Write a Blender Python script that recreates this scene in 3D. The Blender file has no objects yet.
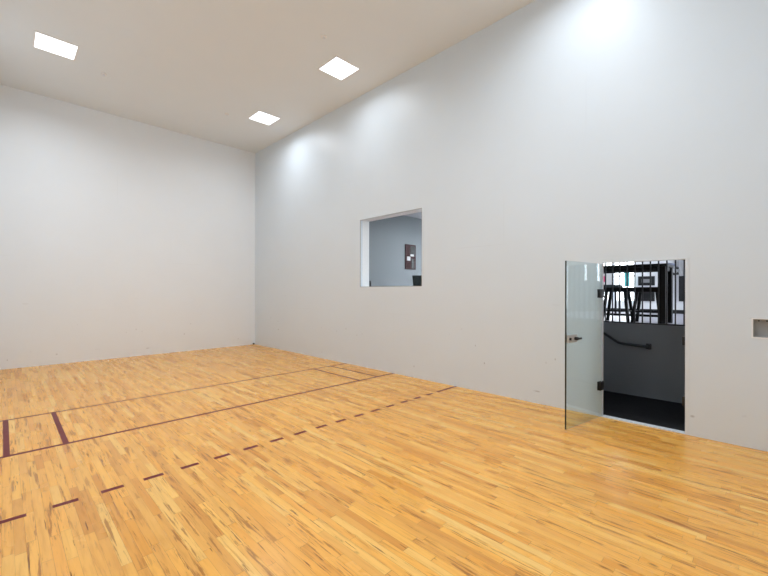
import bpy, bmesh, math, random
from mathutils import Vector, Matrix

random.seed(7)
SC = bpy.context.scene
COL = SC.collection
PI = math.pi

# ------------------------------------------------------------------ dimensions (metres)
CW, CL, CH = 6.096, 12.192, 6.074        # court width (X), length (Y), height
WT = 0.075                               # court wall panel thickness
DY0, DY1, DH = 1.318, 2.255, 2.08        # door opening
WY0, WY1, WZ0, WZ1 = 5.35, 7.146, 1.778, 3.285   # viewing window
NY0, NY1, NZ0, NZ1 = 0.40, 0.779, 1.194, 1.387   # wall niche
UF = 1.16                                # upper (lounge) floor level
UC = 3.75                                # lounge ceiling level
SX = 7.65                                # stairwell side wall
FX = 11.90                               # lounge far wall
CY = 7.65                                # lounge cross wall

# ------------------------------------------------------------------ node helpers
class NT:
    def __init__(self, name):
        self.m = bpy.data.materials.new(name)
        self.m.use_nodes = True
        self.t = self.m.node_tree
        self.t.nodes.clear()
        self.out = self.t.nodes.new('ShaderNodeOutputMaterial')
    def n(self, kind, **kw):
        nd = self.t.nodes.new(kind)
        for k, v in kw.items():
            if k.startswith('i_'):
                nd.inputs[k[2:].replace('_', ' ')].default_value = v
            else:
                setattr(nd, k, v)
        return nd
    def l(self, a, b):
        self.t.links.new(a, b)
    def val(self, sock, v):
        if isinstance(v, (int, float)):
            sock.default_value = v
        elif isinstance(v, (tuple, list)):
            sock.default_value = v
        else:
            self.l(v, sock)
    def math(self, op, a, b=0.0, c=0.0, clamp=False):
        nd = self.n('ShaderNodeMath', operation=op, use_clamp=clamp)
        self.val(nd.inputs[0], a); self.val(nd.inputs[1], b); self.val(nd.inputs[2], c)
        return nd.outputs[0]
    def mix(self, f, a, b, blend='MIX'):
        nd = self.n('ShaderNodeMix', data_type='RGBA', blend_type=blend)
        self.val(nd.inputs[0], f); self.val(nd.inputs[6], a); self.val(nd.inputs[7], b)
        return nd.outputs[2]
    def xyz(self, x, y, z=0.0):
        nd = self.n('ShaderNodeCombineXYZ')
        self.val(nd.inputs[0], x); self.val(nd.inputs[1], y); self.val(nd.inputs[2], z)
        return nd.outputs[0]
    def white(self, v, dim='2D'):
        nd = self.n('ShaderNodeTexWhiteNoise', noise_dimensions=dim)
        if dim == '1D':
            self.val(nd.inputs['W'], v)
        else:
            self.val(nd.inputs['Vector'], v)
        return nd.outputs['Value']
    def noise(self, vec, scale, detail=3.0, rough=0.5, dist=0.0):
        nd = self.n('ShaderNodeTexNoise')
        self.l(vec, nd.inputs['Vector'])
        nd.inputs['Scale'].default_value = scale
        nd.inputs['Detail'].default_value = detail
        nd.inputs['Roughness'].default_value = rough
        nd.inputs['Distortion'].default_value = dist
        return nd.outputs['Fac']
    def ramp(self, f, stops, interp='LINEAR'):
        nd = self.n('ShaderNodeValToRGB')
        nd.color_ramp.interpolation = interp
        e = nd.color_ramp.elements
        while len(e) < len(stops):
            e.new(0.5)
        for el, (p, c) in zip(e, stops):
            el.position = p
            el.color = c if len(c) == 4 else (*c, 1)
        self.l(f, nd.inputs[0])
        return nd.outputs[0]
    def smooth(self, v, a, b):
        nd = self.n('ShaderNodeMapRange', interpolation_type='SMOOTHSTEP')
        self.val(nd.inputs[0], v)
        nd.inputs[1].default_value = a; nd.inputs[2].default_value = b
        nd.inputs[3].default_value = 0; nd.inputs[4].default_value = 1
        return nd.outputs[0]

def G(v):
    return (v, v, v, 1)

def plain(name, col, rough=0.5, metal=0.0, vary=0.06, scale=14.0, bump=0.0, spec=0.5):
    """a procedural paint / metal / plastic with slight tonal variation"""
    t = NT(name)
    tc = t.n('ShaderNodeTexCoord')
    nz = t.noise(tc.outputs['Object'], scale, 4)
    c = t.mix(nz, (*[x * (1 - vary) for x in col], 1), (*[min(1, x * (1 + vary)) for x in col], 1))
    b = t.n('ShaderNodeBsdfPrincipled')
    t.l(c, b.inputs['Base Color'])
    b.inputs['Metallic'].default_value = metal
    b.inputs['Specular IOR Level'].default_value = spec
    r = t.math('MULTIPLY_ADD', nz, 0.12, rough - 0.06)
    t.l(r, b.inputs['Roughness'])
    if bump:
        bp = t.n('ShaderNodeBump')
        bp.inputs['Strength'].default_value = bump
        bp.inputs['Distance'].default_value = 0.003
        t.l(t.noise(tc.outputs['Object'], scale * 18, 3), bp.inputs['Height'])
        t.l(bp.outputs[0], b.inputs['Normal'])
    t.l(b.outputs[0], t.out.inputs[0])
    return t.m

def wall_paint(name, col, marks=0.65, seams=0.5, rough=0.42, axes=(1, 2), spec=0.35):
    """painted court panels: faint filled seams, a few ball scuffs near the floor"""
    t = NT(name)
    tc = t.n('ShaderNodeTexCoord')
    P = tc.outputs['Object']
    sp = t.n('ShaderNodeSeparateXYZ'); t.l(P, sp.inputs[0])
    u, v = sp.outputs[axes[0]], sp.outputs[axes[1]]
    uv = t.xyz(u, v)
    base = t.mix(t.noise(uv, 1.1, 3), (*[x * 0.975 for x in col], 1), (*[min(1, x * 1.02) for x in col], 1))
    # seams of 2.44 x 1.22 m panels, only hairlines and only here and there
    br = t.n('ShaderNodeTexBrick', offset=0.5)
    t.l(uv, br.inputs['Vector'])
    br.inputs['Color1'].default_value = G(0); br.inputs['Color2'].default_value = G(0)
    br.inputs['Mortar'].default_value = G(1)
    br.inputs['Scale'].default_value = 1.0
    br.inputs['Mortar Size'].default_value = 0.0035
    br.inputs['Mortar Smooth'].default_value = 0.3
    br.inputs['Brick Width'].default_value = 2.44
    br.inputs['Row Height'].default_value = 1.22
    sm = t.math('MULTIPLY', br.outputs['Color'], t.smooth(t.noise(uv, 0.55, 2), 0.5, 0.66))
    c = t.mix(t.math('MULTIPLY', sm, 0.22 * seams), base, (0.30, 0.28, 0.26, 1))
    # scuffs: small smudges, some stretched; denser lower down
    for sc, thr, sx, sy, keep in ((2.2, 0.075, 1.0, 1.5, 0.50), (4.2, 0.09, 1.4, 0.9, 0.55), (2.6, 0.075, 0.35, 1.6, 0.60)):
        vo = t.n('ShaderNodeTexVoronoi')
        wv = t.noise(uv, 11, 2)
        t.l(t.xyz(t.math('ADD', t.math('MULTIPLY', u, sx), t.math('MULTIPLY', wv, 0.05)),
                  t.math('ADD', t.math('MULTIPLY', v, sy), t.math('MULTIPLY', wv, 0.03))), vo.inputs['Vector'])
        vo.inputs['Scale'].default_value = sc
        rnd = t.n('ShaderNodeSeparateColor'); t.l(vo.outputs['Color'], rnd.inputs[0])
        spot = t.math('SUBTRACT', 1.0, t.smooth(vo.outputs['Distance'], thr * 0.25, thr))
        some = t.math('GREATER_THAN', rnd.outputs[0], keep)
        low = t.math('SUBTRACT', 1.05, t.smooth(v, 0.1, 2.2))
        k = t.math('MULTIPLY', t.math('MULTIPLY', spot, some), t.math('MULTIPLY', low, rnd.outputs[1]))
        c = t.mix(t.math('MULTIPLY', k, marks), c, (0.20, 0.19, 0.19, 1))
    b = t.n('ShaderNodeBsdfPrincipled')
    t.l(c, b.inputs['Base Color'])
    b.inputs['Roughness'].default_value = rough
    b.inputs['Specular IOR Level'].default_value = spec
    bp = t.n('ShaderNodeBump')
    bp.inputs['Strength'].default_value = 0.08
    bp.inputs['Distance'].default_value = 0.004
    t.l(t.noise(uv, 55, 3), bp.inputs['Height'])
    t.l(bp.outputs[0], b.inputs['Normal'])
    t.l(b.outputs[0], t.out.inputs[0])
    return t.m

def maple_floor():
    """strip flooring, 57 mm boards along Y, random lengths, streaks, knots, varnish"""
    t = NT('maple strip floor')
    tc = t.n('ShaderNodeTexCoord')
    sp = t.n('ShaderNodeSeparateXYZ'); t.l(tc.outputs['Object'], sp.inputs[0])
    x, y = sp.outputs[0], sp.outputs[1]
    bw = 0.0572
    xs = t.math('DIVIDE', x, bw)
    row = t.math('FLOOR', xs)
    fx = t.math('FRACT', xs)
    r1 = t.white(row, '1D')
    r2 = t.white(t.math('ADD', row, 77.3), '1D')
    ln = t.math('MULTIPLY_ADD', r2, 0.50, 0.50)
    # warp lengthwise so that boards of one row differ in length
    yo = t.math('MULTIPLY_ADD', r1, 9.7, y)
    yw = t.math('ADD', yo, t.math('MULTIPLY', t.math('SINE', t.math('MULTIPLY_ADD', yo, 2.1, t.math('MULTIPLY', r2, 40.0))), 0.17))
    ys = t.math('DIVIDE', yw, ln)
    colm = t.math('FLOOR', ys)
    fy = t.math('FRACT', ys)
    bid = t.xyz(row, colm)
    h1 = t.white(bid)
    h2 = t.white(t.xyz(t.math('ADD', row, 31.7), t.math('ADD', colm, 11.1)))
    h3 = t.white(t.xyz(t.math('ADD', row, 5.3), t.math('ADD', colm, 91.9)))
    boards = t.ramp(h1, [(0.0, (0.70, 0.315, 0.060)), (0.12, (0.80, 0.385, 0.076)), (0.32, (0.87, 0.435, 0.090)),
                         (0.55, (0.90, 0.460, 0.096)), (0.80, (0.91, 0.480, 0.102)), (1.0, (0.93, 0.555, 0.150))])
    warm = t.mix(h2, (0.97, 1.0, 1.10, 1), (1.03, 0.98, 0.86, 1))
    c = t.mix(1.0, boards, warm, 'MULTIPLY')
    # grain along the board
    gx = t.math('MULTIPLY_ADD', h2, 13.0, x)
    gy = t.math('MULTIPLY_ADD', h3, 17.0, y)
    gv = t.xyz(t.math('MULTIPLY', gx, 16.0), t.math('MULTIPLY', gy, 1.1))
    g1 = t.noise(gv, 2.4, 5, 0.6, 0.6)
    c = t.mix(t.math('MULTIPLY', t.smooth(g1, 0.40, 0.80), 0.55), c, t.mix(1.0, c, (0.66, 0.55, 0.42, 1), 'MULTIPLY'))
    # darker heartwood streaks on some boards
    g2 = t.noise(t.xyz(t.math('MULTIPLY', gx, 24.0), t.math('MULTIPLY', gy, 1.5)), 1.5, 5, 0.66, 0.35)
    st = t.math('MULTIPLY', t.smooth(g2, 0.515, 0.615), t.smooth(h3, 0.20, 0.75))
    c = t.mix(t.math('MULTIPLY', st, 0.80), c, (0.33, 0.112, 0.014, 1))
    # mineral lines and small knots
    g3 = t.noise(t.xyz(t.math('MULTIPLY', gx, 62.0), t.math('MULTIPLY', gy, 2.6)), 1.0, 4, 0.55, 0.3)
    ml = t.math('MULTIPLY', t.smooth(g3, 0.625, 0.685), t.math('GREATER_THAN', h2, 0.28))
    c = t.mix(t.math('MULTIPLY', ml, 0.92), c, (0.15, 0.042, 0.006, 1))
    vo = t.n('ShaderNodeTexVoronoi')
    t.l(t.xyz(t.math('MULTIPLY', x, 2.6), y), vo.inputs['Vector'])
    vo.inputs['Scale'].default_value = 2.1
    vr = t.n('ShaderNodeSeparateColor'); t.l(vo.outputs['Color'], vr.inputs[0])
    kn = t.math('MULTIPLY', t.math('SUBTRACT', 1.0, t.smooth(vo.outputs['Distance'], 0.02, 0.085)), t.math('GREATER_THAN', vr.outputs[0], 0.40))
    c = t.mix(t.math('MULTIPLY', kn, 0.8), c, (0.13, 0.042, 0.008, 1))
    # joints
    ex = t.math('MINIMUM', fx, t.math('SUBTRACT', 1.0, fx))
    gapx = t.math('SUBTRACT', 1.0, t.smooth(t.math('MULTIPLY', ex, bw), 0.0002, 0.0013))
    ey = t.math('MULTIPLY', t.math('MINIMUM', fy, t.math('SUBTRACT', 1.0, fy)), ln)
    gapy = t.math('SUBTRACT', 1.0, t.smooth(ey, 0.0003, 0.0018))
    gap = t.math('MAXIMUM', gapx, gapy)
    c = t.mix(t.math('MULTIPLY', gap, t.math('MULTIPLY_ADD', h2, 0.5, 0.35)), c, (0.18, 0.07, 0.02, 1))
    b = t.n('ShaderNodeBsdfPrincipled')
    t.l(c, b.inputs['Base Color'])
    rg = t.math('ADD', t.math('MULTIPLY', t.noise(tc.outputs['Object'], 1.3, 3), 0.08), t.math('MULTIPLY_ADD', h3, 0.06, 0.20))
    t.l(rg, b.inputs['Roughness'])
    b.inputs['Specular IOR Level'].default_value = 0.45
    bp = t.n('ShaderNodeBump')
    bp.inputs['Strength'].default_value = 0.25
    bp.inputs['Distance'].default_value = 0.0012
    t.l(t.math('SUBTRACT', t.math('MULTIPLY', h2, 0.25), gap), bp.inputs['Height'])
    t.l(bp.outputs[0], b.inputs['Normal'])
    t.l(b.outputs[0], t.out.inputs[0])
    return t.m

def glass(name, tint, rough=0.0, f0=0.04):
    """architectural glass: tinted transmission with Fresnel reflection"""
    t = NT(name)
    tr = t.n('ShaderNodeBsdfTransparent'); tr.inputs[0].default_value = (*tint, 1)
    gl = t.n('ShaderNodeBsdfGlossy'); gl.inputs['Roughness'].default_value = rough
    lw = t.n('ShaderNodeLayerWeight'); lw.inputs[0].default_value = 0.5
    fr = t.math('MULTIPLY_ADD', t.math('POWER', lw.outputs['Facing'], 5.0), 0.96, f0)   # Schlick
    mx = t.n('ShaderNodeMixShader')
    t.l(fr, mx.inputs[0]); t.l(tr.outputs[0], mx.inputs[1]); t.l(gl.outputs[0], mx.inputs[2])
    t.l(mx.outputs[0], t.out.inputs[0])
    return t.m

def emitter(name, col, strength):
    t = NT(name)
    e = t.n('ShaderNodeEmission')
    e.inputs[0].default_value = (*col, 1); e.inputs[1].default_value = strength
    t.l(e.outputs[0], t.out.inputs[0])
    return t.m

LAMP = 2.6
LAMP_W = 31.5
LOUNGE_W = 50.0
M = dict(
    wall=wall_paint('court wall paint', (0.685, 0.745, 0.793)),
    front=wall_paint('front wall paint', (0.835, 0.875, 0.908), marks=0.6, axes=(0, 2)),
    ceil=plain('ceiling paint', (0.785, 0.83, 0.852), 0.8, vary=0.015, scale=1.5, spec=0.2),
    floor=maple_floor(),
    line=plain('maroon line paint', (0.150, 0.006, 0.011), 0.34, vary=0.12, scale=9, spec=0.22),
    lamp=emitter('lit diffuser', (0.96, 1.0, 1.04), LAMP),
    frame=plain('white lamp frame', (0.82, 0.81, 0.79), 0.45),
    alu=plain('pale aluminium', (0.69, 0.74, 0.78), 0.38, vary=0.04),
    jamb=plain('white jamb paint', (0.82, 0.83, 0.83), 0.5, vary=0.02),
    steel=plain('satin chrome', (0.62, 0.62, 0.61), 0.35, 0.35),
    black=plain('black satin metal', (0.012, 0.012, 0.013), 0.42),
    blackwood=plain('black stained wood', (0.006, 0.006, 0.006), 0.5, scale=30, spec=0.2),
    glass=glass('door glass', (0.880, 0.945, 0.965)),
    clear=glass('clear anti-reflective glass', (0.985, 0.99, 0.99), f0=0.008),
    gedge=plain('dark glass edge', (0.010, 0.018, 0.017), 0.25),
    lounge=plain('blue grey lounge paint', (0.195, 0.215, 0.225), 0.6, vary=0.02, scale=2),
    white=plain('white lounge paint', (0.84, 0.85, 0.86), 0.6, vary=0.02, scale=2),
    lceil=plain('lounge ceiling paint', (0.50, 0.50, 0.51), 0.8, vary=0.02),
    lfloor=plain('grey violet lounge floor', (0.30, 0.29, 0.34), 0.35, vary=0.15, scale=5),
    grey=plain('charcoal stair wall paint', (0.150, 0.156, 0.160), 0.55, vary=0.05, scale=3),
    rubber=plain('black rubber flooring', (0.006, 0.006, 0.007), 0.6, spec=0.2),
    chair=plain('dark green black upholstery', (0.012, 0.022, 0.023), 0.7, scale=40, bump=0.3),
    maroon=plain('dark maroon board', (0.038, 0.011, 0.012), 0.6, vary=0.35, scale=9, spec=0.2),
    paper=plain('white paper', (0.55, 0.55, 0.54), 0.7),
    darkpic=plain('dark print', (0.008, 0.008, 0.009), 0.4, vary=0.3, scale=8),
    pink=plain('magenta print', (0.62, 0.05, 0.16), 0.5),
    teal=plain('teal fabric', (0.12, 0.46, 0.46), 0.7, scale=20),
    shade=plain('blue grey shade', (0.22, 0.24, 0.33), 0.5),
    midgrey=plain('mid grey laminate', (0.30, 0.30, 0.31), 0.5),
    niche=plain('niche lining', (0.42, 0.42, 0.41), 0.6, vary=0.03),
    ground=plain('pale concrete ground', (0.55, 0.56, 0.58), 0.9, vary=0.1, scale=0.6),
    nickel=plain('sprinkler nickel', (0.40, 0.39, 0.37), 0.35, 0.6),
)

# ------------------------------------------------------------------ mesh helpers
def bm_new():
    return bmesh.new()

def box(bm, x0, x1, y0, y1, z0, z1, bev=0.0, mat=None):
    r = bmesh.ops.create_cube(bm, size=1.0)
    vs = r['verts']
    for v in vs:
        v.co = Vector(((x0 + x1) / 2 + v.co.x * (x1 - x0), (y0 + y1) / 2 + v.co.y * (y1 - y0), (z0 + z1) / 2 + v.co.z * (z1 - z0)))
    if bev:
        es = list({e for v in vs for e in v.link_edges})
        b = bmesh.ops.bevel(bm, geom=es, offset=bev, segments=2, affect='EDGES', profile=0.5)
        vs = list({v for f in b['faces'] for v in f.verts} | {v for v in vs if v.is_valid})
    if mat is not None:
        for v in vs:
            v.co = mat @ v.co
    return vs

def cyl(bm, a, b, r, r2=None, seg=16):
    a, b = Vector(a), Vector(b)
    d = b - a
    rot = Vector((0, 0, 1)).rotation_difference(d.normalized()).to_matrix().to_4x4()
    mt = Matrix.Translation((a + b) / 2) @ rot
    return bmesh.ops.create_cone(bm, cap_ends=True, cap_tris=False, segments=seg, radius1=r,
                                 radius2=r if r2 is None else r2, depth=d.length, matrix=mt)['verts']

def tube(bm, pts, r, seg=12):
    """a smooth round tube through points, mitred at the bends"""
    pts = [Vector(p) for p in pts]
    rings = []
    for i, p in enumerate(pts):
        if i == 0: d = pts[1] - p
        elif i == len(pts) - 1: d = p - pts[i - 1]
        else: d = (pts[i + 1] - p).normalized() + (p - pts[i - 1]).normalized()
        d.normalize()
        up = Vector((1, 0, 0)) if abs(d.x) < 0.9 else Vector((0, 0, 1))
        s = d.cross(up).normalized(); t = s.cross(d).normalized()
        rings.append([bm.verts.new(p + r * (math.cos(2 * PI * k / seg) * s + math.sin(2 * PI * k / seg) * t)) for k in range(seg)])
    for A, B in zip(rings, rings[1:]):
        for k in range(seg):
            bm.faces.new((A[k], A[(k + 1) % seg], B[(k + 1) % seg], B[k]))
    bm.faces.new(rings[0]); bm.faces.new(rings[-1])

def lathe(bm, prof, center=(0, 0, 0), seg=24):
    c = Vector(center)
    rings = [[bm.verts.new(c + Vector((r * math.cos(2 * PI * k / seg), r * math.sin(2 * PI * k / seg), z))) for k in range(seg)] for r, z in prof]
    for A, B in zip(rings, rings[1:]):
        for k in range(seg):
            bm.faces.new((A[k], A[(k + 1) % seg], B[(k + 1) % seg], B[k]))
    bm.faces.new(rings[0]); bm.faces.new(rings[-1])

def obj(name, bm, mat, parent=None, smooth=False):
    bmesh.ops.recalc_face_normals(bm, faces=bm.faces)
    me = bpy.data.meshes.new(name)
    bm.to_mesh(me); bm.free()
    o = bpy.data.objects.new(name, me)
    COL.objects.link(o)
    me.materials.append(mat)
    if smooth:
        for p in me.polygons:
            p.use_smooth = True
        try:
            me.set_sharp_from_angle(angle=math.radians(40))
        except Exception:
            pass
    if parent is not None:
        o.parent = parent
    return o

def bx(name, dims, mat, parent=None, bev=0.0):
    bm = bm_new(); box(bm, *dims, bev=bev)
    return obj(name, bm, mat, parent, smooth=False)

def empty(name, loc, rz=0.0):
    o = bpy.data.objects.new(name, None)
    COL.objects.link(o)
    o.location = loc; o.rotation_euler = (0, 0, rz)
    o.empty_display_size = 0.1
    return o

def tag(o, label, cat, group=None):
    o['label'] = label; o['category'] = cat
    if group: o['group'] = group
    return o

def struct(o, label=None, cat=None):
    o['kind'] = 'structure'
    if label: o['label'] = label
    if cat: o['category'] = cat
    return o

def copy_tree(o, parent=None):
    c = o.copy(); COL.objects.link(c)
    if parent is not None: c.parent = parent
    for ch in list(o.children): copy_tree(ch, c)
    return c

def panel(name, axis, a0, a1, ur, vr, holes, mat):
    """slab normal to `axis` (0=X, 1=Y) from a0 to a1, spanning ur x vr(z), with rectangular holes"""
    us = sorted({*ur, *[h[0] for h in holes], *[h[1] for h in holes]})
    vs = sorted({*vr, *[h[2] for h in holes], *[h[3] for h in holes]})
    us = [u for u in us if ur[0] <= u <= ur[1]]; vs = [v for v in vs if vr[0] <= v <= vr[1]]
    def solid(i, j):
        if not (0 <= i < len(us) - 1 and 0 <= j < len(vs) - 1): return False
        u, v = (us[i] + us[i + 1]) / 2, (vs[j] + vs[j + 1]) / 2
        return not any(h[0] < u < h[1] and h[2] < v < h[3] for h in holes)
    bm = bm_new(); cache = {}
    def V(a, u, v):
        k = (a, u, v)
        if k not in cache:
            cache[k] = bm.verts.new((a, u, v) if axis == 0 else (u, a, v))
        return cache[k]
    for i in range(len(us) - 1):
        for j in range(len(vs) - 1):
            if not solid(i, j): continue
            u0, u1, v0, v1 = us[i], us[i + 1], vs[j], vs[j + 1]
            for a in (a0, a1):
                bm.faces.new((V(a, u0, v0), V(a, u1, v0), V(a, u1, v1), V(a, u0, v1)))
            for di, dj, (p, q) in ((-1, 0, ((u0, v0), (u0, v1))), (1, 0, ((u1, v0), (u1, v1))), (0, -1, ((u0, v0), (u1, v0))), (0, 1, ((u0, v1), (u1, v1)))):
                if not solid(i + di, j + dj):
                    bm.faces.new((V(a0, *p), V(a0, *q), V(a1, *q), V(a1, *p)))
    return struct(obj(name, bm, mat))

# ------------------------------------------------------------------ the court shell
floor = struct(bx('floor', (0, CW, 0, CL, -0.1, 0), M['floor']), 'golden maple strip court floor with maroon lines', 'floor')
struct(bx('ceiling', (-WT, CW + WT, -WT, CL + WT, CH, CH + 0.1), M['ceil']), 'flat pale court ceiling', 'ceiling')
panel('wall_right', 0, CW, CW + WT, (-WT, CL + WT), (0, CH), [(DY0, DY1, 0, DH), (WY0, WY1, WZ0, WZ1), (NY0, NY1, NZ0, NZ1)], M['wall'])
panel('wall_front', 1, CL, CL + WT, (-WT, CW), (0, CH), [], M['front'])
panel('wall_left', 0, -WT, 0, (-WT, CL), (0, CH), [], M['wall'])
panel('wall_back', 1, -WT, 0, (0, CW), (0, CH), [], M['front'])

# painted court lines, each a part of the floor
LZ = 0.0006
def line(x0, x1, y0, y1, name, label=None):
    bm = bm_new(); box(bm, x0, x1, y0, y1, 0.0, LZ)
    o = obj(name, bm, M['line'], floor)
    if label: o['label'] = label
    return o
FT, IN = 0.3048, 0.0254
def across(y, x0, x1, w, name, label=None):
    return line(x0, x1, y - w / 2, y + w / 2, name, label)
across(25 * FT, 0, CW, 0.046, 'service_line', 'maroon line across the court nearest the far wall')
across(20 * FT, 0, CW, 0.052, 'short_line', 'maroon solid line across the middle of the court')
y0, y1 = 20 * FT + 0.026, 25 * FT - 0.023
for xc, w, lab in ((0.432, 0.050, 'broad maroon box line nearest the left wall'), (0.899, 0.050, 'broad maroon box line second from the left wall'),
                   (CW - 36 * IN, 0.046, 'maroon box line farther from the right wall'), (CW - 18 * IN, 0.046, 'maroon box line close to the right wall')):
    line(xc - w / 2, xc + w / 2, y0, y1, 'service_box_line', lab)
across(15 * FT, CW - 21 * IN, CW, 0.052, 'receiving_line_dash', 'long end dash against the right wall')
xa = 0.372
k = 0
while xa + 0.158 < CW - 21 * IN - 0.08:
    across(15 * FT, xa, xa + 0.158, 0.052, 'receiving_line_dash')
    xa += 0.3063; k += 1

# ------------------------------------------------------------------ ceiling lamps
def ceiling_light(x, y, label, group=None, z=None, out=1.0):   # out: output factor, set per panel to even the wall glow
    r = empty('ceiling_light', (x, y, CH if z is None else z))
    s, f = 0.277, 0.022
    bm = bm_new()
    for d in ((-s - f, s + f, -s - f, -s), (-s - f, s + f, s, s + f), (-s - f, -s, -s, s), (s, s + f, -s, s)):
        box(bm, *d, -0.012, 0.0)
    obj('frame', bm, M['frame'], r)
    bm = bm_new(); box(bm, -s, s, -s, s, -0.007, 0.0)
    obj('diffuser', bm, M['lamp'], r)
    li = bpy.data.lights.new('panel_lamp', 'AREA'); lo = bpy.data.objects.new('panel_lamp', li); COL.objects.link(lo)
    li.shape = 'SQUARE'; li.size = 2 * s - 0.01; li.energy = LAMP_W * out if z is None else LOUNGE_W; li.color = (0.895, 0.97, 1.05)
    li.spread = math.radians(163)
    lo.parent = r; lo.location = (0, 0, -0.013)
    return tag(r, label, 'ceiling light', group)
LXL, LXR = 1.075, 5.10
ceiling_light(LXL, 9.70, 'lit square ceiling panel at left, above the far left of the court', out=1.3)
ceiling_light(LXR, 9.69, 'lit square ceiling panel nearest the far corner of the court', out=0.74)
ceiling_light(LXR, 6.645, 'lit square ceiling panel above the viewing window side, nearer than the corner one', out=0.48)
for x, y in ((LXL, 6.645), (LXL, 2.45), (3.09, 2.35), (LXR, 2.35)):  # middle panel is added for floor light; right one follows the wall glow
    ceiling_light(x, y, 'lit square ceiling panel added overhead, out of the picture', 'ceiling panels out of the picture', out=0.64 if x == LXR else 1.35)

def sprinkler(x, y, label):
    r = empty('ceiling_sprinkler', (x, y, CH))
    bm = bm_new(); lathe(bm, [(0.048, 0.0), (0.048, -0.016), (0.034, -0.022)], seg=24)
    obj('cover_plate', bm, M['frame'], r, True)
    bm = bm_new(); lathe(bm, [(0.016, -0.020), (0.016, -0.036), (0.026, -0.038), (0.026, -0.041)], seg=16)
    obj('sprinkler_head', bm, M['alu'], r, True)
    return tag(r, label, 'sprinkler')
sprinkler(4.318, 6.068, 'small round ceiling sprinkler head nearest the viewer, behind the right lamp panel')
sprinkler(1.852, 10.165, 'small round ceiling sprinkler head beside the left lamp panel')
sprinkler(4.339, 10.141, 'small round ceiling sprinkler head left of the corner lamp panel')

# ------------------------------------------------------------------ ball lying in the corner
bm = bm_new(); bmesh.ops.create_uvsphere(bm, u_segments=20, v_segments=12, radius=0.028)
ball = obj('ball', bm, M['gedge'], None, True); ball.location = (CW - 0.075, CL - 0.060, 0.0282)
tag(ball, 'tiny dark rubber ball lying in the far floor corner', 'ball')

# ------------------------------------------------------------------ viewing window
win = struct(empty('window_1', (CW, (WY0 + WY1) / 2, WZ0)), 'frameless viewing window in the long white wall', 'window')
def loc(o, root):
    """parent o to root, keeping its world coordinates"""
    o.parent = root
    o.matrix_parent_inverse = Matrix.Translation(root.location).inverted() if root.rotation_euler.z == 0 else (Matrix.Translation(root.location) @ Matrix.Rotation(root.rotation_euler.z, 4, 'Z')).inverted()
    return o
RX = 6.374
bm = bm_new(); e = 0.004
for d in ((CW + 0.002, CW + 0.014, WY0, WY1, WZ0, WZ0 + 0.010), (CW + 0.002, CW + 0.014, WY0, WY1, WZ1 - 0.010, WZ1),
          (CW + 0.002, CW + 0.014, WY0, WY0 + 0.010, WZ0 + 0.010, WZ1 - 0.010), (CW + 0.002, CW + 0.014, WY1 - 0.010, WY1, WZ0 + 0.010, WZ1 - 0.010)):
    box(bm, *d)
loc(obj('window_frame', bm, M['nickel']), win)
loc(bx('pane', (CW + 0.004, CW + 0.012, WY0 + 0.010, WY1 - 0.010, WZ0 + 0.010, WZ1 - 0.010), M['clear']), win)
bm = bm_new(); rt = 0.03
box(bm, CW + WT, RX, WY1, WY1 + rt, WZ0 - rt, WZ1 + rt); box(bm, CW + WT, RX, WY0 - rt, WY0, WZ0 - rt, WZ1 + rt)
box(bm, CW + WT, RX, WY0, WY1, WZ1, WZ1 + rt); box(bm, CW + WT, RX, WY0, WY1, WZ0 - rt, WZ0)
loc(obj('window_reveal', bm, M['jamb']), win)

# ------------------------------------------------------------------ glass door
door = struct(empty('door_1', (CW, DY1, 0)), 'open frameless glass court door with black hinges', 'door')
fw = 0.036
bm = bm_new()
box(bm, CW - 0.004, CW + WT, DY0, DY0 + fw, 0, DH, 0.002)
box(bm, CW - 0.004, CW + WT, DY1 - 0.016, DY1, 0, DH, 0.002)
box(bm, CW - 0.005, CW, DY1, DY1 + 0.035, 0, DH, 0.001)
box(bm, CW - 0.004, CW + WT, DY0 + fw, DY1 - 0.016, DH - 0.018, DH, 0.002)
loc(obj('door_frame', bm, M['alu']), door)
loc(bx('threshold', (CW + 0.002, CW + WT, DY0 + fw, DY1 - 0.016, -0.02, 0.014), M['alu'], None, 0.003), door)
# strikes on the latch jamb
loc(bx('strike_plate', (CW + 0.012, CW + 0.055, DY0 + fw, DY0 + fw + 0.030, 1.045, 1.145), M['black'], None, 0.003), door)
loc(bx('strike_plate', (CW + 0.012, CW + 0.055, DY0 + fw, DY0 + fw + 0.030, 0.33, 0.435), M['black'], None, 0.003), door)
# the leaf, swung 98 degrees into the court; local x runs from the hinge to the free edge
hx, hy = CW + 0.004, DY1 - 0.018
ang = math.atan2(2.383 - hy, 5.198 - hx)
LEAF = Matrix.Translation((hx, hy, 0)) @ Matrix.Rotation(ang, 4, 'Z')
LL = math.hypot(2.383 - hy, 5.198 - hx)
def leaf_part(name, bm, mat, parent=None, smooth=False):
    bmesh.ops.transform(bm, matrix=LEAF, verts=bm.verts)
    o = obj(name, bm, mat, None, smooth)
    if parent is None:
        return loc(o, door)
    o.parent = parent
    o.matrix_parent_inverse = Matrix.Identity(4)
    return o
LB, LT = 0.018, 2.050
bm = bm_new(); box(bm, 0.012, LL - 0.010, -0.006, 0.006, LB, LT)
leaf_part('glass_leaf', bm, M['glass'])
bm = bm_new(); box(bm, LL - 0.010, LL, -0.0075, 0.0075, LB, LT, 0.001)
leaf_part('leaf_edge', bm, M['gedge'])['label'] = 'dark free edge of the glass leaf'
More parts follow.
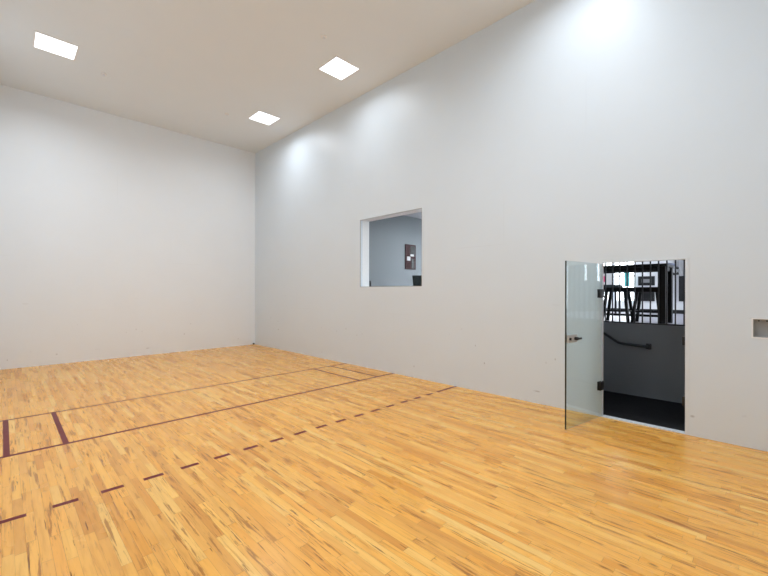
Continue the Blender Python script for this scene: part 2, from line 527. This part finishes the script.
for z0 in (1.597, 0.365):
    bm = bm_new()
    box(bm, 0.000, 0.095, -0.019, -0.0062, z0, z0 + 0.115, 0.003)
    box(bm, 0.000, 0.095, 0.0062, 0.019, z0, z0 + 0.115, 0.003)
    cyl(bm, (0.0, 0, z0 + 0.004), (0.0, 0, z0 + 0.111), 0.013)
    o = leaf_part('hinge', bm, M['black'], None, True)
    # the flap fixed to the jamb
    bm = bm_new(); box(bm, CW + 0.010, CW + 0.060, DY1 - 0.030, DY1 - 0.016, z0, z0 + 0.115, 0.002)
    pl = obj('hinge_plate', bm, M['black']); loc(pl, door)
# centre lock with a thumb lever (faces both sides)
bm = bm_new()
lx0, lx1 = LL - 0.020 - 0.200, LL - 0.020
box(bm, lx0, lx1, -0.024, -0.0062, 1.058, 1.152, 0.004)
box(bm, lx0, lx1, 0.0062, 0.024, 1.058, 1.152, 0.004)
lock = leaf_part('lock', bm, M['steel']); lock['label'] = 'satin chrome lock clamped on the glass'
bm = bm_new()
cyl(bm, (lx0 + 0.045, 0.024, 1.105), (lx0 + 0.045, 0.062, 1.105), 0.020, seg=20)
box(bm, lx0 - 0.045, lx0 + 0.060, 0.050, 0.066, 1.092, 1.116, 0.004)
leaf_part('lever', bm, M['black'], lock, True)['label'] = 'dark lever handle'
bm = bm_new()
cyl(bm, (lx1 - 0.035, 0.024, 1.105), (lx1 - 0.035, 0.030, 1.105), 0.014, seg=20)
box(bm, lx1 - 0.040, lx1 - 0.030, 0.030, 0.044, 1.089, 1.121, 0.002)
leaf_part('thumb_turn', bm, M['black'], lock, True)

# ------------------------------------------------------------------ niche at the right
ni = tag(empty('recessed_box', (CW, (NY0 + NY1) / 2, NZ0)), 'small grey recessed box set in the white wall right of the door', 'recessed box')
bm = bm_new(); nd = 0.10
x1 = CW + nd
box(bm, x1, x1 + 0.008, NY0, NY1, NZ0, NZ1)
box(bm, CW + 0.001, x1, NY0, NY0 + 0.004, NZ0, NZ1); box(bm, CW + 0.001, x1, NY1 - 0.004, NY1, NZ0, NZ1)
box(bm, CW + 0.001, x1, NY0 + 0.004, NY1 - 0.004, NZ0, NZ0 + 0.004); box(bm, CW + 0.001, x1, NY0 + 0.004, NY1 - 0.004, NZ1 - 0.004, NZ1)
loc(obj('box_lining', bm, M['niche']), ni)
bm = bm_new(); tw = 0.010
box(bm, CW - 0.003, CW, NY0 - tw, NY1 + tw, NZ1, NZ1 + tw); box(bm, CW - 0.003, CW, NY0 - tw, NY1 + tw, NZ0 - tw, NZ0)
box(bm, CW - 0.003, CW, NY1, NY1 + tw, NZ0, NZ1); box(bm, CW - 0.003, CW, NY0 - tw, NY0, NZ0, NZ1)
loc(obj('rim', bm, M['jamb']), ni)
for yy in (0.735, 0.672):
    bm = bm_new(); cyl(bm, (x1 - 0.010, yy, NZ1 - 0.022), (x1, yy, NZ1 - 0.022), 0.007, seg=12)
    loc(obj('screw', bm, M['black'], None, True), ni)

# ------------------------------------------------------------------ stairwell behind the door
struct(bx('floor_stairwell', (CW + WT, SX, 0.45, 4.50, -0.1, 0), M['rubber']), 'black floor of the stairwell', 'floor')
struct(bx('wall_stairwell', (SX, SX + 0.10, 0.35, 4.50, -0.1, UF), M['grey']), 'low charcoal wall below the railing', 'wall')
struct(bx('wall_stairwell_end', (CW + WT, SX, 0.35, 0.45, -0.1, UC), M['grey']), 'charcoal end wall of the stairwell', 'wall')
bm = bm_new()
for i in range(7):
    box(bm, CW + WT, SX, 2.74 + 0.25 * i, 4.50, UF / 7 * i, UF / 7 * (i + 1) - (0.001 if i == 6 else 0))
struct(obj('floor_stairs', bm, M['rubber']), 'black steps up to the lounge', 'stairs')

hr = tag(empty('handrail', (SX, 2.2, 0.81)), 'black handrail on the charcoal wall inside the doorway', 'handrail')
bm = bm_new(); hxr = SX - 0.065
tube(bm, [(hxr, 1.985, 0.815), (hxr, 2.34, 0.833), (hxr, 2.40, 0.842), (hxr, 2.46, 0.875), (hxr, 4.05, 0.875 + 1.59 * 0.664), (hxr, 4.35, 0.875 + 1.59 * 0.664)], 0.021)
loc(obj('rail', bm, M['black'], None, True), hr)
for yy, zz in ((2.0, 0.815), (3.2, 1.36), (4.25, 1.925)):
    bm = bm_new()
    box(bm, SX - 0.008, SX, yy - 0.035, yy + 0.035, zz - 0.045, zz + 0.045, 0.003)
    box(bm, SX - 0.080, SX - 0.008, yy - 0.016, yy + 0.016, zz - 0.036, zz - 0.006, 0.003)
    if yy == 2.0: box(bm, hxr - 0.030, hxr + 0.030, yy - 0.032, yy - 0.010, zz - 0.038, zz + 0.038, 0.004)
    loc(obj('bracket', bm, M['black']), hr)

# ------------------------------------------------------------------ lounge shell
struct(bx('floor_lounge', (SX + 0.10, FX, -1.2, 4.50, UF - 0.25, UF), M['lfloor']), 'grey lounge floor', 'floor')
struct(bx('floor_landing', (CW + WT, FX, 4.50, CY, UF - 0.25, UF), M['lfloor']), 'grey lounge floor behind the window', 'floor')
struct(bx('ceiling_lounge', (CW + WT, FX + 0.15, -1.3, CY + 0.12, UC, UC + 0.1), M['lceil']), 'grey lounge ceiling', 'ceiling')
panel('wall_lounge_cross', 1, CY, CY + 0.12, (CW + WT, FX + 0.15), (UF - 0.25, UC), [], M['lounge'])
# south side: one broad unseen window, added to light the far wall
panel('wall_lounge_near', 1, -1.23, -1.2, (SX - 0.1, FX + 0.15), (UF - 0.25, UC), [(7.8, 9.85, 1.22, 3.65), (10.50, 10.60, 1.98, 2.75), (11.02, 11.13, 1.98, 2.75)], M['lounge'])
struct(bx('wall_lounge_side', (SX - 0.1, SX, -1.2, 0.35, UF - 0.25, UC), M['white']), 'white side wall of the lounge', 'wall')
FWH = [(3.08, 4.55, 1.42, 3.45), (4.75, 6.95, 1.42, 3.45)]
panel('wall_lounge_far', 0, FX, FX + 0.15, (-1.23, CY), (UF - 0.25, UC), FWH, M['white'])
bm = bm_new(); box(bm, FX - 0.015, FX, -1.2, CY, UF, UF + 0.09)
struct(obj('baseboard_lounge', bm, M['black']), 'dark baseboard of the lounge', 'baseboard')

def glazed(idx, axis, a, u0, u1, v0, v1, nu, nv, lab):
    root = struct(empty('window_%d' % idx, (a, (u0 + u1) / 2, v0) if axis == 0 else ((u0 + u1) / 2, a, v0)), lab, 'window')
    def B(bm, p0, p1, q0, q1, d=0.025):
        if axis == 0: box(bm, a - d, a + d, p0, p1, q0, q1)
        else: box(bm, p0, p1, a - d, a + d, q0, q1)
    bm = bm_new(); w = 0.035
    B(bm, u0, u1, v0, v0 + w); B(bm, u0, u1, v1 - w, v1); B(bm, u0, u0 + w, v0 + w, v1 - w); B(bm, u1 - w, u1, v0 + w, v1 - w)
    for i in range(1, nu):
        c = u0 + (u1 - u0) * i / nu; B(bm, c - 0.018, c + 0.018, v0 + w, v1 - w, 0.02)
    for j in range(1, nv):
        c = v0 + (v1 - v0) * j / nv; B(bm, u0 + w, u1 - w, c - 0.014, c + 0.014, 0.018)
    loc(obj('window_frame', bm, M['alu']), root)
    bm = bm_new(); B(bm, u0 + w, u1 - w, v0 + w, v1 - w, 0.003)
    loc(obj('pane', bm, M['clear']), root)
    return root
glazed(2, 0, FX + 0.07, *FWH[0], 3, 3, 'bright lounge window seen behind the bar stools')
glazed(3, 0, FX + 0.07, *FWH[1], 4, 3, 'bright lounge window farther along the far wall')
glazed(4, 1, -1.215, 7.8, 9.85, 1.22, 3.65, 3, 2, 'bright unseen lounge window added on the side wall')
for i, (a, b) in enumerate(((10.50, 10.60), (11.02, 11.13))):
    struct(bx('window_%d' % (5 + i), (a, b, -1.218, -1.212, 1.98, 2.75), M['clear']), 'narrow bright slit window reflected in the glass door', 'window')

# ------------------------------------------------------------------ railing above the stairwell
for x, y in ((10.5, 0.3), (10.5, 4.9), (8.55, 6.0)):  # unseen panels, added to brighten the lounge and its far wall
    ceiling_light(x, y, 'lit square ceiling panel added to brighten the lounge, out of the picture', 'added lounge ceiling panels out of the picture', UC)
rl = tag(empty('guard_railing', (SX + 0.05, 2.6, UF)), 'black guard railing of thin upright bars on the charcoal wall', 'railing')
rx = SX + 0.05
loc(bx('bottom_rail', (rx - 0.018, rx + 0.018, 0.46, 4.44, UF, UF + 0.022), M['black'], None, 0.003), rl)
loc(bx('top_rail', (rx - 0.025, rx + 0.025, 0.46, 4.44, UF + 1.03, UF + 1.07), M['black'], None, 0.005), rl)
yb = 2.628 - 0.1066 * 20
while yb < 4.42:
    loc(bx('baluster', (rx - 0.009, rx + 0.009, yb - 0.009, yb + 0.009, UF + 0.022, UF + 1.03), M['black']), rl)
    yb += 0.1066

# ------------------------------------------------------------------ counter table and stools
tb = tag(empty('counter_table', (8.10, 2.65, UF)), 'tall black table standing behind the railing', 'table')
tx0, tx1, ty0, ty1 = 7.745, 8.42, 1.79, 3.55
th = 0.967
loc(bx('tabletop', (tx0, tx1, ty0, ty1, UF + th - 0.05, UF + th), M['blackwood'], None, 0.006), tb)
bm = bm_new(); i_ = 0.03
box(bm, tx0 + i_, tx0 + i_ + 0.025, ty0 + 0.12, ty1 - 0.12, UF + th - 0.105, UF + th - 0.05)
box(bm, tx1 - i_ - 0.025, tx1 - i_, ty0 + 0.12, ty1 - 0.12, UF + th - 0.105, UF + th - 0.05)
box(bm, tx0 + 0.11, tx1 - 0.11, ty0 + i_, ty0 + i_ + 0.025, UF + th - 0.105, UF + th - 0.05)
box(bm, tx0 + 0.11, tx1 - 0.11, ty1 - i_ - 0.025, ty1 - i_, UF + th - 0.105, UF + th - 0.05)
loc(obj('apron', bm, M['blackwood']), tb)
for lx in (tx0 + 0.01, tx1 - 0.12):
    for ly in (ty0 + 0.01, ty1 - 0.12):
        loc(bx('leg', (lx, lx + 0.11, ly, ly + 0.10, UF, UF + th - 0.05), M['blackwood'], None, 0.004), tb)
loc(bx('stretcher', (tx1 - 0.075, tx1 - 0.035, ty0 + 0.11, ty1 - 0.11, UF + 0.085, UF + 0.125), M['blackwood']), tb)

def make_stool():
    r = empty('bar_stool', (0, 0, 0))
    sh = 0.598
    bm = bm_new(); box(bm, -0.175, 0.175, -0.225, 0.225, sh - 0.085, sh, 0.016)
    for v in bm.verts:                                  # saddle dip
        if v.co.z > sh - 0.02: v.co.z -= 0.012 * math.cos(min(1, abs(v.co.y) / 0.2) * PI / 2)
    obj('seat', bm, M['blackwood'], r, True)
    def post(sx, sy, z):
        k = (sh - 0.05 - z) / (sh - 0.05)
        return Vector((sx * (0.115 + 0.055 * k), sy * (0.135 + 0.065 * k), z))
    for sx in (-1, 1):
        for sy in (-1, 1):
            bm = bm_new(); a, b = post(sx, sy, 0), post(sx, sy, sh - 0.05)
            w = 0.022
            vs = [bm.verts.new(p + Vector((dx * w, dy * w, 0))) for p in (a, b) for dx, dy in ((-1, -1), (1, -1), (1, 1), (-1, 1))]
            for q in ((0, 1, 2, 3), (4, 5, 6, 7), (0, 1, 5, 4), (1, 2, 6, 5), (2, 3, 7, 6), (3, 0, 4, 7)):
                bm.faces.new([vs[i] for i in q])
            obj('leg', bm, M['blackwood'], r)
    for (s0, s1, z) in (((-1, -1), (1, -1), 0.19), ((-1, 1), (1, 1), 0.19), ((-1, -1), (-1, 1), 0.19), ((1, -1), (1, 1), 0.19)):
        bm = bm_new(); cyl(bm, post(*s0, z), post(*s1, z), 0.011, seg=10)
        obj('footrest', bm, M['blackwood'], r, True)
    return r
st = make_stool()
st.location = (8.085, 2.54, UF)
tag(st, 'black wooden bar stool under the table, the one nearer the door hinges', 'bar stool', 'bar stools at the tall table')
s2 = copy_tree(st); s2.location = (8.085, 2.085, UF)
tag(s2, 'black wooden bar stool under the table, beside the thick table leg', 'bar stool', 'bar stools at the tall table')

# ------------------------------------------------------------------ things on the lounge's far wall
def framed(name, y0, y1, z0, z1, lab):
    r = tag(empty(name, (FX, (y0 + y1) / 2, z0)), lab, 'picture')
    bm = bm_new(); w = 0.07
    box(bm, FX - 0.03, FX, y0, y1, z0, z0 + w); box(bm, FX - 0.03, FX, y0, y1, z1 - w, z1)
    box(bm, FX - 0.03, FX, y0, y0 + w, z0 + w, z1 - w); box(bm, FX - 0.03, FX, y1 - w, y1, z0 + w, z1 - w)
    loc(obj('frame', bm, M['black']), r)
    loc(bx('print', (FX - 0.012, FX, y0 + w, y1 - w, z0 + w, z1 - w), M['midgrey' if z0 > 1.8 else 'darkpic']), r)
    return r
framed('framed_picture', 2.66, 3.01, 1.845, 2.075, 'upper of two small black framed pictures on the lounge wall')
framed('framed_picture', 2.66, 3.01, 1.45, 1.70, 'lower of two small black framed pictures on the lounge wall')

lp = tag(empty('cone_lamp', (FX, 2.36, 2.30)), 'small blue grey cone lamp on the bright lounge wall', 'wall lamp')
bm = bm_new(); cyl(bm, (FX - 0.14, 2.38, 2.315), (FX - 0.14, 2.24, 2.335), 0.075, 0.025, 20)
loc(obj('shade', bm, M['shade'], None, True), lp)
bm = bm_new(); cyl(bm, (FX, 2.29, 2.33), (FX - 0.14, 2.29, 2.33), 0.012); cyl(bm, (FX - 0.015, 2.29, 2.33), (FX, 2.29, 2.33), 0.035)
loc(obj('arm', bm, M['black'], None, True), lp)
for yy, zz, lab in ((2.215, 2.255, 'black wall hook under the cone lamp, topmost of three'), (2.285, 2.115, 'black wall hook under the cone lamp, lower left of three'), (2.20, 2.12, 'black wall hook under the cone lamp, lower right of three')):
    bm = bm_new()
    box(bm, FX - 0.008, FX + 0.002, yy - 0.032, yy + 0.032, zz - 0.025, zz + 0.025, 0.003)
    tube(bm, [(FX - 0.004, yy, zz), (FX - 0.06, yy, zz - 0.01), (FX - 0.075, yy, zz + 0.012), (FX - 0.075, yy, zz + 0.035)], 0.010, 8)
    tag(obj('coat_hook', bm, M['black'], None), lab, 'hook', 'wall hooks in the lounge')

wc = tag(empty('hanging_cabinet', (FX, 2.06, 1.46)), 'narrow wall cabinet with black front at the right of the doorway view', 'cabinet')
loc(bx('body', (FX - 0.16, FX, 1.90, 2.165, 2.06, 2.52), M['midgrey']), wc)
loc(bx('door', (FX - 0.16, FX, 1.90, 2.165, 1.46, 2.06), M['black'], None, 0.004), wc)

# poster and teal banner standing against the window wall
ps = tag(empty('notice_sign', (11.30, 3.55, UF)), 'white and magenta notice sign behind the left bar stool', 'sign')
loc(bx('board', (11.30, 11.315, 3.45, 3.80, UF + 0.70, UF + 1.02), M['paper']), ps)
loc(bx('print', (11.296, 11.30, 3.60, 3.69, UF + 0.78, UF + 0.92), M['pink']), ps)
bm = bm_new(); cyl(bm, (11.33, 3.62, UF + 0.012), (11.33, 3.62, UF + 0.95), 0.011); lathe(bm, [(0.15, 0.0), (0.15, 0.008), (0.02, 0.014)], (11.33, 3.62, UF), 24)
loc(obj('stand', bm, M['steel'], None, True), ps)
bn = tag(empty('banner', (11.70, 3.22, UF)), 'narrow teal banner standing before the lounge window', 'banner')
loc(bx('cloth', (11.70, 11.706, 3.16, 3.28, UF + 0.66, UF + 1.02), M['teal']), bn)
bm = bm_new(); cyl(bm, (11.72, 3.22, UF + 0.012), (11.72, 3.22, UF + 1.02), 0.010); lathe(bm, [(0.12, 0.0), (0.12, 0.008), (0.02, 0.014)], (11.72, 3.22, UF), 24)
loc(obj('stand', bm, M['steel'], None, True), bn)
bc = tag(empty('bench', (10.2, 3.85, UF)), 'low dark bench behind the left bar stool', 'bench')
loc(bx('seat', (10.0, 10.4, 3.0, 3.9, UF + 0.62, UF + 0.68), M['chair'], None, 0.01), bc)
for ly in (3.04, 3.80):
    for lx in (10.02, 10.34):
        loc(bx('leg', (lx, lx + 0.035, ly, ly + 0.035, UF, UF + 0.62), M['black']), bc)

# ------------------------------------------------------------------ things seen through the viewing window
nb = tag(empty('pinboard', (8.63, CY, 2.33)), 'dark maroon notice board with white notes on the grey lounge wall', 'notice board')
bx0, bx1, bz0, bz1 = 8.16, 8.59, 2.295, 2.975
loc(bx('board', (bx0, bx1, CY - 0.025, CY + 0.002, bz0, bz1), M['maroon'], None, 0.004), nb)
bm = bm_new()
box(bm, bx0 + 0.20, bx0 + 0.40, CY - 0.029, CY - 0.025, bz1 - 0.30, bz1 - 0.04)
box(bm, bx0 + 0.24, bx0 + 0.36, CY - 0.029, CY - 0.025, bz0 + 0.02, bz0 + 0.30)
loc(obj('dark_print', bm, M['darkpic']), nb)
loc(bx('note', (bx0 + 0.20, bx0 + 0.34, CY - 0.031, CY - 0.025, bz0 + 0.36, bz0 + 0.415), M['paper']), nb)
loc(bx('note', (bx0 + 0.065, bx0 + 0.195, CY - 0.030, CY - 0.025, bz0 + 0.235, bz0 + 0.345), M['paper']), nb)

def make_chair():
    r = empty('lounge_chair', (0, 0, 0))
    bm = bm_new(); box(bm, -0.24, 0.24, -0.24, 0.24, 0.41, 0.48, 0.02)
    obj('seat', bm, M['chair'], r, True)
    bm = bm_new(); box(bm, -0.235, 0.235, 0.20, 0.255, 0.50, 0.90, 0.018)
    for v in bm.verts:
        k = (v.co.z - 0.50) / 0.40
        v.co.y += 0.05 * k; v.co.x *= 0.82 + 0.18 * k
    obj('backrest', bm, M['chair'], r, True)
    for sx in (-1, 1):
        for sy in (-1, 1):
            bm = bm_new(); tube(bm, [(sx * 0.21, sy * 0.21, 0.0), (sx * 0.20, sy * 0.20, 0.42)], 0.013, 10)
            if sy == 1: tube(bm, [(sx * 0.17, 0.20, 0.42), (sx * 0.17, 0.235, 0.56)], 0.012, 10)
            obj('leg', bm, M['black'], r, True)
    return r
ch = make_chair(); ch.location = (7.20, 6.22, UF); ch.rotation_euler.z = math.radians(-45)
tag(ch, 'dark green black upholstered chair at the right edge of the viewing window', 'chair')
sp = tag(empty('barrier_post', (6.82, 7.585, UF)), 'slim black post just behind the left side of the viewing window', 'post')
bm = bm_new(); cyl(bm, (6.82, 7.585, UF + 0.02), (6.82, 7.585, UF + 0.78), 0.022, 0.019)
loc(obj('pole', bm, M['black'], None, True), sp)
bm = bm_new(); lathe(bm, [(0.062, 0.0), (0.062, 0.012), (0.024, 0.022)], (6.82, 7.585, UF), 24)
loc(obj('base', bm, M['black'], None, True), sp)

# ------------------------------------------------------------------ outside and daylight
struct(bx('ground_outside', (FX + 0.15, 60, -30, 40, 0.6, 0.8), M['ground']), 'pale ground outside the lounge', 'ground')
w = bpy.data.worlds.new('overcast sky'); SC.world = w; w.use_nodes = True
nt = w.node_tree; nt.nodes.clear()
bg = nt.nodes.new('ShaderNodeBackground'); wo = nt.nodes.new('ShaderNodeOutputWorld')
bg.inputs[0].default_value = (0.89, 0.95, 1.0, 1); bg.inputs[1].default_value = 7.0
nt.links.new(bg.outputs[0], wo.inputs[0])

# ------------------------------------------------------------------ camera
cam = bpy.data.cameras.new('camera'); co = bpy.data.objects.new('camera', cam); COL.objects.link(co)
yaw, roll, fpx = 0.7830862684, 0.0017427939, 383.1667
F = Vector((math.sin(yaw), math.cos(yaw), 0)); R = Vector((math.cos(yaw), -math.sin(yaw), 0)); U = Vector((0, 0, 1))
R2 = R * math.cos(roll) + U * math.sin(roll); U2 = U * math.cos(roll) - R * math.sin(roll)
mw = Matrix((R2, U2, -F)).transposed().to_4x4(); mw.translation = (0.40199, 0.65871, 1.66957)
co.matrix_world = mw
cam.sensor_width = 36.0; cam.sensor_fit = 'HORIZONTAL'
cam.lens = fpx / 768 * 36.0
cam.shift_y = 3.96 / 768
cam.clip_start = 0.03; cam.clip_end = 200
SC.camera = co

# ------------------------------------------------------------------ colour management and light paths
vs = SC.view_settings
vs.view_transform = 'Standard'; vs.look = 'None'; vs.gamma = 1.0; vs.use_curve_mapping = False
vs.exposure = 0.24
cy = SC.cycles
cy.max_bounces = 14; cy.diffuse_bounces = 8; cy.glossy_bounces = 6; cy.transparent_max_bounces = 16
cy.sample_clamp_indirect = 6.0
